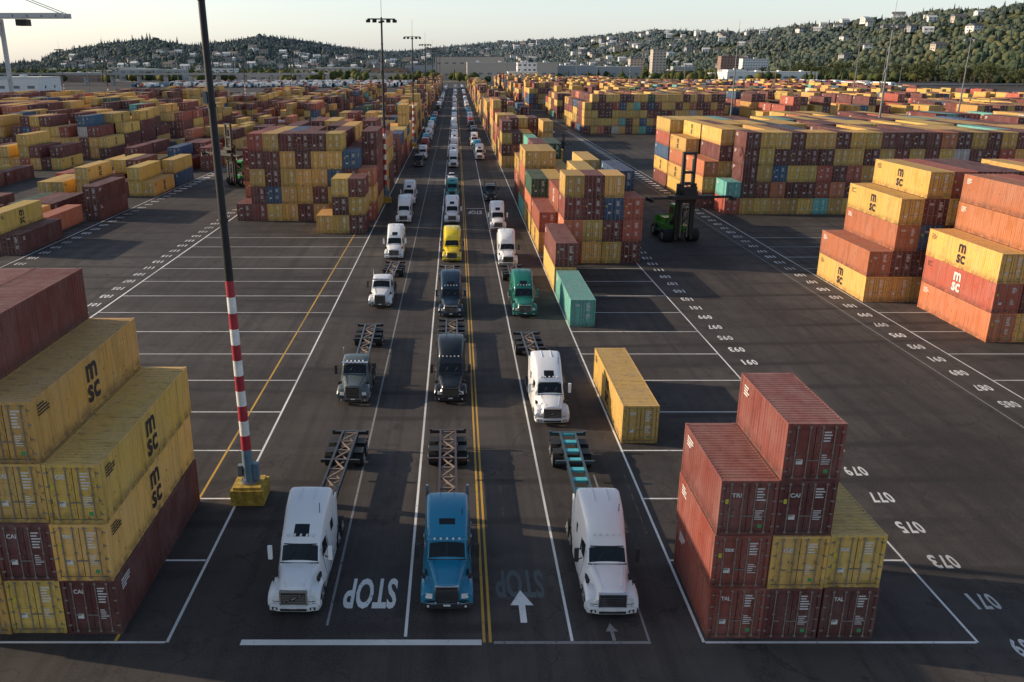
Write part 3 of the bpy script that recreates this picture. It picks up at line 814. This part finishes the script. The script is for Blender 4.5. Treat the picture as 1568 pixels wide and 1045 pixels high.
while G0+k*GP < 128:
    y = G0+k*GP
    if k == 0: rect(-60, -12.97, y-.07, y+.07, 0, Z2); rect(11.14, 23.23, y-.07, y+.07, 0)
    else:
        rect(-36.94, -15.31, y-.07, y+.07); rect(-15.15, -12.97, y-.07, y+.07)
        rect(11.14, 23.23, y-.07, y+.07)
    k += 1
for k in range(0, 15):
    y = G0+k*GP
    rect(43.75, 72, y-.06, y+.06, 0)
    rect(-84, -57.6, y+30-.06, y+30+.06, 2)
rect(43.6, 43.72, 20, 400); rect(40.2, 40.3, 40, 400, 2); rect(55.8, 55.9, 20, 74, 2)
rect(-57.5, -57.35, 60, 700)
for yy in range(210, 330, 7): rect(27, 42, yy, yy+.12, 2)
def arrow(x, y, s, mat=0):
    mb.add([(x-.14*s, y, Z1), (x+.14*s, y, Z1), (x+.14*s, y+1.3*s, Z1), (x-.14*s, y+1.3*s, Z1)], [(0, 1, 2, 3)], mat)
    mb.add([(x-.5*s, y+1.2*s, Z2), (x+.5*s, y+1.2*s, Z2), (x, y+2.3*s, Z2)], [(0, 1, 2)], mat)
arrow(3.15, 33.2, 1.1); arrow(7.1, 31.9, .55, 2)
put_text(mb, 'STOP', (-4.15, 35.5, Z1), (-1, 0, 0), (0, -1, 0), 2.55, 2.5, 0)
put_text(mb, 'STOP', (3.15, 36.3, Z1), (-1, 0, 0), (0, -1, 0), 2.4, 2.4, 3)
put_text(mb, 'STOP', (3.3, 146, Z1), (-1, 0, 0), (0, -1, 0), 2.4, 3.5, 0)
rect(-5.8, -2.4, 188, 188.4, 0); rect(1.7, 5.1, 150, 150.4, 0)
y = 28.0
i = 0
while y < 330:
    s = '%03d' % (67+2*i)
    for (x, yo) in ((25.3, 0), (41.9, .8), (-38.6, 1.2), (-55.9, 0)):
        if x < 0 and y < 55: continue
        if y < 170:
            for q, ch in enumerate(s):
                put_text(mb, ch, (x+.48-q*.48, y+yo, Z1), (-1, 0, 0), (0, -1, 0), .4 if ch != '1' else .16, 1.25, 4 if y < 60 else 0)
        else: rect(x-.8, x+.8, y+yo-.5, y+yo+.5)
    y += 3.42; i += 1
obj('painted_road_markings', mb.mesh('road_markings', [P_W, P_Y, P_F, P_K, P_N]))

# ------------------------------------------------------------------ hills
def UT(u): return (u-698)*.000731
def VS(v): return math.tan(math.atan((522-v)/1300.)-math.radians(18.18))
ridge = [(-500, 85), (-150, 92), (0, 96), (62, 93), (85, 78), (130, 70), (170, 63), (230, 57), (290, 66), (330, 64), (400, 52), (460, 60), (520, 69), (580, 77), (630, 76), (680, 70), (760, 63), (860, 58), (940, 50), (1000, 44), (1060, 45), (1130, 47), (1200, 38), (1300, 28), (1400, 17), (1500, 8), (1568, -3), (1750, -25), (2100, -40)]
rt = np.array([UT(u) for u, v in ridge]); rs = np.array([VS(v) for u, v in ridge])
dt = np.array([UT(u) for u in (-500, 300, 600, 750, 950, 1150, 1350, 1568, 2100)])
d0t = np.array([2000, 2000, 2400, 2700, 2300, 1750, 1350, 1020, 850.])
d1t = np.array([2700, 2700, 3200, 3800, 3300, 2700, 2200, 1800, 1500.])
def hill_z(t, Y):
    d0 = np.interp(t, dt, d0t); d1 = np.interp(t, dt, d1t)
    q = (Y-d0)/(d1-d0)
    zr = np.maximum(24.6+np.interp(t, rt, rs)*d1-13, 2)
    qq = np.clip(q, 0, 1); s = qq**1.25
    z = zr*np.where(q <= 1, s, 1-.25*np.clip(q-1, 0, 2))
    X = t*Y
    nz = (np.sin(X*.013+Y*.006)*np.cos(Y*.011-X*.004)+.6*np.sin(X*.031+1.3)*np.sin(Y*.027))
    return z+np.where(q > 0, nz*zr*.07*np.clip(q*2, 0, 1)*np.where(q > .75, .3, 1), -1)
NT, ND = 260, 60
ts = np.linspace(UT(-500), UT(2100), NT); qs = np.linspace(-.02, 1.8, ND)
V = []
for q in qs:
    d0 = np.interp(ts, dt, d0t); d1 = np.interp(ts, dt, d1t)
    Y = d0+(d1-d0)*q
    V.append(np.stack([ts*Y, Y, hill_z(ts, Y)], 1))
V = np.concatenate(V)
F = [(j*NT+i, j*NT+i+1, (j+1)*NT+i+1, (j+1)*NT+i) for j in range(ND-1) for i in range(NT-1)]
me = bpy.data.meshes.new('hills'); me.from_pydata(V.tolist(), [], F)
def hill_mat():
    m, nt, N, L, B = newmat('hill_ground')
    tc = N.new('ShaderNodeTexCoord'); v = tc.outputs['Object']
    c = mixcol(nt, ramp(nt, noise(nt, v, .012, 6, .6), .4, .62), (.07, .085, .045), (.16, .15, .065))
    c = mixcol(nt, ramp(nt, noise(nt, v, .08, 5, .7), .45, .6), c, (.05, .065, .042))
    L.new(c, B.inputs['Base Color']); B.inputs['Roughness'].default_value = 1; B.inputs['Specular IOR Level'].default_value = 0
    return m
me.materials.append(hill_mat())
me.polygons.foreach_set('use_smooth', [True]*len(F))
obj('hills', me)

# tree mass -------------------------------------------------
import bmesh
def ico(sub):
    bm = bmesh.new(); bmesh.ops.create_icosphere(bm, subdivisions=sub, radius=1)
    bm.verts.ensure_lookup_table()
    v = np.array([p.co[:] for p in bm.verts]); f = np.array([[q.index for q in p.verts] for p in bm.faces]); bm.free()
    return v, f
def conifer_t():
    vs = []; fs = []
    for k, (z0, z1, r) in enumerate(((.12, .5, .25), (.3, .68, .2), (.5, .84, .14), (.7, 1.0, .08))):
        o = len(vs)
        for i in range(7):
            a = i*2*math.pi/7+k*.5; rr = r*(1.15 if i % 2 else .75)
            vs.append((rr*math.cos(a), rr*math.sin(a), z0-(.03 if i % 2 else -.02)))
        vs.append((0, 0, z1))
        for i in range(7): fs.append((o+i, o+(i+1) % 7, o+7))
    return np.array(vs), np.array(fs)
def build_tris(name, V, F, C, mat):
    me = bpy.data.meshes.new(name)
    nv = len(V); nf = len(F)
    me.vertices.add(nv); me.vertices.foreach_set('co', V.astype(np.float32).ravel())
    me.loops.add(nf*3); me.loops.foreach_set('vertex_index', F.astype(np.int32).ravel())
    me.polygons.add(nf); me.polygons.foreach_set('loop_start', np.arange(0, nf*3, 3, dtype=np.int32)); 
    me.polygons.foreach_set('loop_total', np.full(nf, 3, dtype=np.int32))
    a = me.color_attributes.new('Col', 'FLOAT_COLOR', 'POINT')
    a.data.foreach_set('color', np.concatenate([C, np.ones((nv, 1))], 1).astype(np.float32).ravel())
    me.materials.append(mat); me.update(calc_edges=True); me.validate()
    return me
def fol_mat():
    m, nt, N, L, B = newmat('foliage')
    at = N.new('ShaderNodeVertexColor'); at.layer_name = 'Col'
    tc = N.new('ShaderNodeTexCoord')
    f = noise(nt, tc.outputs['Object'], .8, 4, .7)
    c = mixcol(nt, ramp(nt, f, .4, .62, 0, .3), at.outputs['Color'], mixcol(nt, .5, at.outputs['Color'], (.01, .015, .008)))
    L.new(c, B.inputs['Base Color']); B.inputs['Roughness'].default_value = .9; B.inputs['Specular IOR Level'].default_value = .1
    return m
M_FOL = fol_mat()
iv, if_ = ico(2); cv, cf = conifer_t()
def tree_mass(name, X, Y, Z, con, hgt, cols):
    Vs = []; Fs = []; Cs = []; o = 0
    for i in range(len(X)):
        if con[i]:
            b = cv.copy(); f = cf; s = np.array([hgt[i]*.95, hgt[i]*.95, hgt[i]*1.25])
            b[:, :2] *= 1+NR.uniform(-.15, .2)
        else:
            b = iv*(1+NR.uniform(-.24, .24, (len(iv), 1))); f = if_
            b = b*np.array([.46*NR.uniform(.8, 1.2), .46*NR.uniform(.8, 1.2), .40])+np.array([0, 0, .46]); s = np.array([hgt[i]]*3)
        a = NR.uniform(0, 6.28); ca, sa = math.cos(a), math.sin(a)
        b = b*s
        b = np.stack([b[:, 0]*ca-b[:, 1]*sa, b[:, 0]*sa+b[:, 1]*ca, b[:, 2]], 1)+np.array([X[i], Y[i], Z[i]])
        Vs.append(b); Fs.append(f+o); o += len(b)
        Cs.append(np.clip(cols[i]*(1+NR.uniform(-.2, .2, (len(b), 1))), .004, 1))
    return obj(name, build_tris(name, np.concatenate(Vs), np.concatenate(Fs), np.concatenate(Cs), M_FOL))
n = 23000
t = NR.uniform(UT(-60), UT(1700), n*4); q = NR.uniform(-.02, 1.12, n*4)
d0 = np.interp(t, dt, d0t); d1 = np.interp(t, dt, d1t); Y = d0+(d1-d0)*q
w = Y*(d1-d0); keep = NR.uniform(0, 1, len(t)) < w/w.max()
clear = (np.sin(t*Y*.012+2)*np.sin(Y*.016+t*9) > .5) & (t > .1) & (NR.uniform(0, 1, len(t)) < .85)
keep &= ~clear
t = t[keep][:n]; Y = Y[keep][:n]; q = q[keep][:n]; X = t*Y; Z = hill_z(t, Y)-1
con = NR.uniform(0, 1, len(t)) < np.where(t < 0, .35, .2)
hg = NR.uniform(8, 15, len(t))*np.where(con, 1.2, 1.)*np.where(NR.uniform(0, 1, len(t)) < .04, 1.35, 1)
pal = np.array([(.04, .057, .024), (.058, .076, .028), (.085, .095, .03), (.125, .115, .036), (.066, .088, .036)])
pn = (np.sin(X*.009+Y*.004)+np.sin(Y*.013-X*.006+1)+NR.normal(0, .9, len(t)))
ci = np.clip(((pn+2.2)/4.4*5).astype(int), 0, 4); cols = pal[ci]; cols = np.where(con[:, None], np.array([.03, .046, .028]), cols)
left = (t < 0)[:, None]; cols = np.where(left, cols*.85, cols)
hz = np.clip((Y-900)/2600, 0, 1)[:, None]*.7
cols = cols*(1-hz)+np.array([.15, .19, .225])*hz  # bluish aerial haze painted into the tree colours, stronger with distance
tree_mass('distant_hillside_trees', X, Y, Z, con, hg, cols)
n = 1700
t = NR.uniform(UT(-60), UT(1650), n); Y = NR.uniform(0, 1, n)
d0 = np.interp(t, dt, d0t); Y = 1120+(d0-1120)*Y; ok = (d0 > 1250)
t = t[ok]; Y = Y[ok]
tree_mass('distant_valley_trees', t*Y, Y, np.zeros(len(t)), NR.uniform(0, 1, len(t)) < .3, NR.uniform(7, 15, len(t)), pal[NR.randint(0, 5, len(t))]*.9)

M_BARK = simple('bark', (.07, .05, .035), .9)
M_LA = simple('leaf_a', (.1, .115, .035), .8, var=.4); M_LB = simple('leaf_b', (.055, .072, .028), .8, var=.4)
def tree_mesh(seed):
    r = random.Random(seed); nr = np.random.RandomState(seed)
    H = r.uniform(13, 19)
    mb = MB()
    mb.cyl((0, 0, -1), (.2, 0, H*.35), .4, .28, 8, 0); mb.cyl((.2, 0, H*.35), (0, .2, H*.8), .28, .08, 6, 0)
    tips = []
    for k in range(11):
        z0 = H*r.uniform(.22, .7); a = r.uniform(0, 6.28); l = H*r.uniform(.16, .32)
        p1 = (l*math.cos(a), l*math.sin(a), z0+l*r.uniform(.4, 1.1))
        mb.cyl((.1, .05, z0), p1, .13, .03, 5, 0); tips.append(p1)
    tips.append((0, 0, H*.88)); tips.append((0, .3, H*.7))
    for p in tips:
        rad = r.uniform(1.3, 2.6)
        for k in range(110):
            d = nr.normal(size=3); d /= np.linalg.norm(d); d *= rad*r.random()**.4; d[2] *= .75
            c = Vector(p)+Vector(d); s = r.uniform(.25, .55)
            u = Vector(nr.normal(size=3)).normalized(); w = u.cross(Vector(nr.normal(size=3))).normalized()
            mb.add([c-u*s, c+w*s*.8, c+u*s, c-w*s*.8], [(0, 1, 2, 3)], 1 if r.random() < .6 else 2)
    return mb.mesh('tree_mesh', [M_BARK, M_LA, M_LB])
TM_ = [tree_mesh(i) for i in range(4)]
for k in range(110):
    u = R.uniform(1080, 1600); tt = UT(u); d = float(np.interp(tt, dt, d0t))*R.uniform(.88, .98)
    if d > 1700: continue
    obj('broadleaf_tree', R.choice(TM_), (tt*d, d, 0), R.uniform(0, 6), scale=[R.uniform(.7, 1.4)]*3)

# ------------------------------------------------------------------ buildings
M_B = [simple('wall_beige', (.46, .40, .34), .8), simple('wall_white', (.7, .7, .68), .8), simple('wall_grey', (.34, .35, .36), .8), simple('wall_brick', (.3, .19, .15), .85)]
M_ROOF = [simple('roof_pale', (.58, .58, .57), .8), simple('roof_dark', (.13, .12, .12), .9)]
M_DOCK = simple('dock_door', (.18, .18, .19), .7)
def building(name, x, y, w, d, h, wm, rm, floors=2, pitched=False):
    b = MB()
    b.box(-w/2, w/2, 0, d, -2, h, 0)
    if pitched:
        e = .6; rh = min(w, d)*.28
        b.add([(-w/2-e, -e, h), (w/2+e, -e, h), (w/2+e, d+e, h), (-w/2-e, d+e, h), (-w/2-e, d/2, h+rh), (w/2+e, d/2, h+rh)], [(0, 1, 5, 4), (2, 3, 4, 5), (0, 4, 3), (1, 2, 5), (0, 3, 2, 1)], 1)
    else:
        b.box(-w/2-.3, w/2+.3, -.3, d+.3, h, h+.6, 1)
        for k in range(max(1, int(w/30))):
            xx = -w/2+(k+.5)*w/max(1, int(w/30)); b.box(xx-2, xx+1.5, d*.3, d*.45, h+.6, h+2.4, 1)
    wh = name == 'warehouse'
    nw = max(2, int(w/(11. if wh else 4.5))); nw = min(nw, 24)
    for f in range(floors):
        z = (f+.38)*h/floors; hh = h/floors*.3
        if wh: hh = min(hh, 2.2)
        for k in range(nw):
            xx = -w/2+(k+.5)*w/nw; ww = w/nw*.24
            b.box(xx-ww, xx+ww, -.06, .05, z, z+hh, 3 if wh else 2)
        for k in range(2):
            yy = d*(.3+.4*k)
            for s in (-1, 1): b.box(*sorted((s*(w/2-.05), s*(w/2+.06))), yy-1, yy+1, z, z+hh, 2)
    b.box(w*.28-1, w*.28+1, -.1, .05, 0, min(2.6, h*.3), 2)
    return obj(name, b.mesh(name, [wm, rm, M_GLASS, M_DOCK]), (x, y, 0))
building('warehouse', 75, 1180, 120, 70, 24, M_B[0], M_ROOF[0], 1)
building('warehouse', 150, 1250, 90, 60, 20, M_B[2], M_ROOF[0], 1)
building('warehouse', 20, 1300, 100, 60, 32, M_B[0], M_ROOF[1], 2)
building('office_building', 68, 900, 30, 20, 15, M_B[1], M_ROOF[0], 4)
building('office_building', 74, 925, 20, 18, 24, M_B[1], M_ROOF[0], 5)
building('warehouse', 200, 1350, 160, 60, 18, M_B[2], M_ROOF[0], 1)
building('apartment_building', 330, 1450, 22, 20, 44, M_B[0], M_ROOF[1], 10)
building('apartment_building', 300, 1480, 22, 20, 30, M_B[0], M_ROOF[1], 8)
building('apartment_building', 460, 1500, 30, 20, 34, M_B[3], M_ROOF[1], 8)
building('apartment_building', 520, 1550, 45, 20, 30, M_B[1], M_ROOF[0], 7)
building('warehouse', -360, 690, 70, 40, 13, M_B[1], M_ROOF[0], 1)
building('warehouse', 420, 1180, 120, 50, 12, M_B[1], M_ROOF[0], 1)
building('warehouse', -30, 1500, 110, 60, 20, M_B[2], M_ROOF[1], 1)
for k in range(52):
    tt = R.uniform(UT(60), UT(1150)); d = R.uniform(1150, 1950)
    if -.05 < tt < .16 and d < 1400: continue
    building('warehouse', tt*d, d, R.uniform(20, 60), R.uniform(20, 40), R.uniform(7, 16), R.choice(M_B), R.choice(M_ROOF), R.choice([1, 2]))
hm = []
for k in range(6):
    o = building('house', 0, 0, R.uniform(11, 18), R.uniform(9, 12), R.uniform(6, 9), M_B[R.choice([0, 1, 1, 2])], M_ROOF[R.choice([0, 1, 1])], 2, True)
    hm.append(o.data); bpy.data.objects.remove(o)
for k in range(330):
    if k < 180: tt = R.uniform(UT(90), UT(1000)); 
    else: tt = R.uniform(UT(860), UT(1500))
    d0_ = float(np.interp(tt, dt, d0t)); d1_ = float(np.interp(tt, dt, d1t))
    q = R.uniform(.02, .6) if tt < UT(640) else R.uniform(.05, .98)
    if tt > UT(1150) and q < .8 and R.random() < .93: continue
    d = d0_+(d1_-d0_)*q
    s_ = R.uniform(.9, 1.5)
    obj('house', R.choice(hm), (tt*d, d, float(hill_z(np.array([tt]), np.array([d]))[0])+6.5), R.uniform(-.5, .5), scale=(s_, s_, s_))

# elevated road on the left
mb = MB()
mb.box(-700, -160, 1000, 1014, 11, 12.4, 0); mb.box(-700, -160, 999.6, 1000, 12.4, 13.2, 0)
for x in range(-690, -160, 30): mb.box(x, x+2.5, 1003, 1011, 0, 11, 0)
obj('elevated_highway', mb.mesh('elevated_highway', [simple('concrete', (.34, .34, .34), .85)]))
mb = MB()
mb.box(380, 900, 985, 1000, .5, 1.2, 0); mb.box(380, 900, 984.5, 985, .5, 2.2, 0)
obj('highway_embankment', mb.mesh('highway_embankment', [simple('concrete_b', (.38, .36, .34), .85)]))

# distant parked trailers (mass)
mb = MB()
for a in range(760):
    x = R.uniform(-330, -45) if a < 520 else R.uniform(60, 480); y = R.choice(range(905, 1100, 20)) if a < 520 else R.choice(range(960, 1120, 22))
    if a < 300 and x < -60: x = R.uniform(-260, -50)
    h = 4.
    mb.box(x-1.25, x+1.25, y, y+14, 1.1, h, R.choice([0, 0, 0, 0, 1, 2])); mb.box(x-1, x+1, y+10, y+13, 0, 1.1, 3)
    mb.box(x-1.1, x+1.1, y-4, y-1.2, .6, 3, R.choice([0, 0, 2]))
obj('parked_trailers', mb.mesh('parked_trailers', [simple('trailer_white', (.72, .72, .7), .6), simple('trailer_red', (.3, .06, .04), .6), simple('trailer_blue', (.05, .14, .25), .6), M_DARK]))

# ship-to-shore crane at left
mb = MB()
for x in (-22, 0):
    for y in (0, 18):
        mb.box(x-1, x+1, y-1, y+1, 0, 46, 0)
    mb.box(x-.8, x+.8, 0, 18, 13, 15, 0); mb.box(x-.8, x+.8, 0, 18, 44, 46, 0)
    mb.beam((x, 0, 15), (x, 18, 44), .8, .8, 0)
for y in (4, 14):
    mb.box(-60, 42, y-.8, y+.8, 46, 48.6, 0)
    mb.beam((-10, y, 68), (40, y, 48.5), .4, .4, 0); mb.beam((-10, y, 68), (-55, y, 48.5), .4, .4, 0); mb.beam((0, y, 46), (-10, y, 68), 1, 1, 0); mb.beam((-22, y, 46), (-10, y, 68), 1, 1, 0)
for x in range(-58, 42, 8): mb.box(x, x+.6, 3.2, 14.8, 46.5, 47.5, 0)
mb.box(-40, -26, 3, 15, 48.8, 54, 0); mb.box(14, 20, 6, 12, 42, 45.5, 1)
for x in (-22, 0): mb.box(x-1, x+1, -3, 21, 0, 2, 1)
obj('ship_to_shore_crane', mb.mesh('ship_to_shore_crane', [simple('crane_grey', (.45, .47, .48), .5), M_DARK]), (-260, 500, 2))

# ------------------------------------------------------------------ light
SD = Vector((-1, .2, 0)).normalized(); EL = math.radians(19)
sun_dir = Vector((SD.x*math.cos(EL), SD.y*math.cos(EL), math.sin(EL)))
sl = bpy.data.lights.new('sun', 'SUN'); sl.energy = 5.0; sl.angle = math.radians(.5); sl.color = (1, .81, .60)
so = bpy.data.objects.new('sun', sl); COL.objects.link(so)
so.rotation_euler = sun_dir.to_track_quat('Z', 'Y').to_euler()
w = bpy.data.worlds.new('World'); sc.world = w; w.use_nodes = True
nt = w.node_tree; bg = nt.nodes['Background']
sky = nt.nodes.new('ShaderNodeTexSky'); sky.sky_type = 'NISHITA'; sky.sun_disc = False
sky.sun_elevation = EL; sky.sun_rotation = math.atan2(sun_dir.x, sun_dir.y)
sky.air_density = 1.0; sky.dust_density = 1.5; sky.ozone_density = 1.5
tc = nt.nodes.new('ShaderNodeTexCoord'); sx = nt.nodes.new('ShaderNodeSeparateXYZ')
nt.links.new(tc.outputs['Generated'], sx.inputs[0])
hf = ramp(nt, sx.outputs[2], .04, .5, 1., .12)
hcol = mixcol(nt, hf, (0, 0, 0), (2.85, 3.05, 3.4))
hz = mixcol(nt, 1.0, sky.outputs[0], hcol, 'ADD')
nt.links.new(hz, bg.inputs[0]); bg.inputs[1].default_value = .135

# ------------------------------------------------------------------ camera
cam = bpy.data.cameras.new('camera'); co = bpy.data.objects.new('camera', cam); COL.objects.link(co)
cam.sensor_width = 36; cam.lens = 1300/1568*36; cam.shift_x = (784-698)/1568
cam.clip_end = 20000; cam.clip_start = .5
co.location = (0, 0, 24.6); co.rotation_euler = (math.radians(90-18.18), 0, 0)
sc.camera = co
print('objects', len(bpy.data.objects))
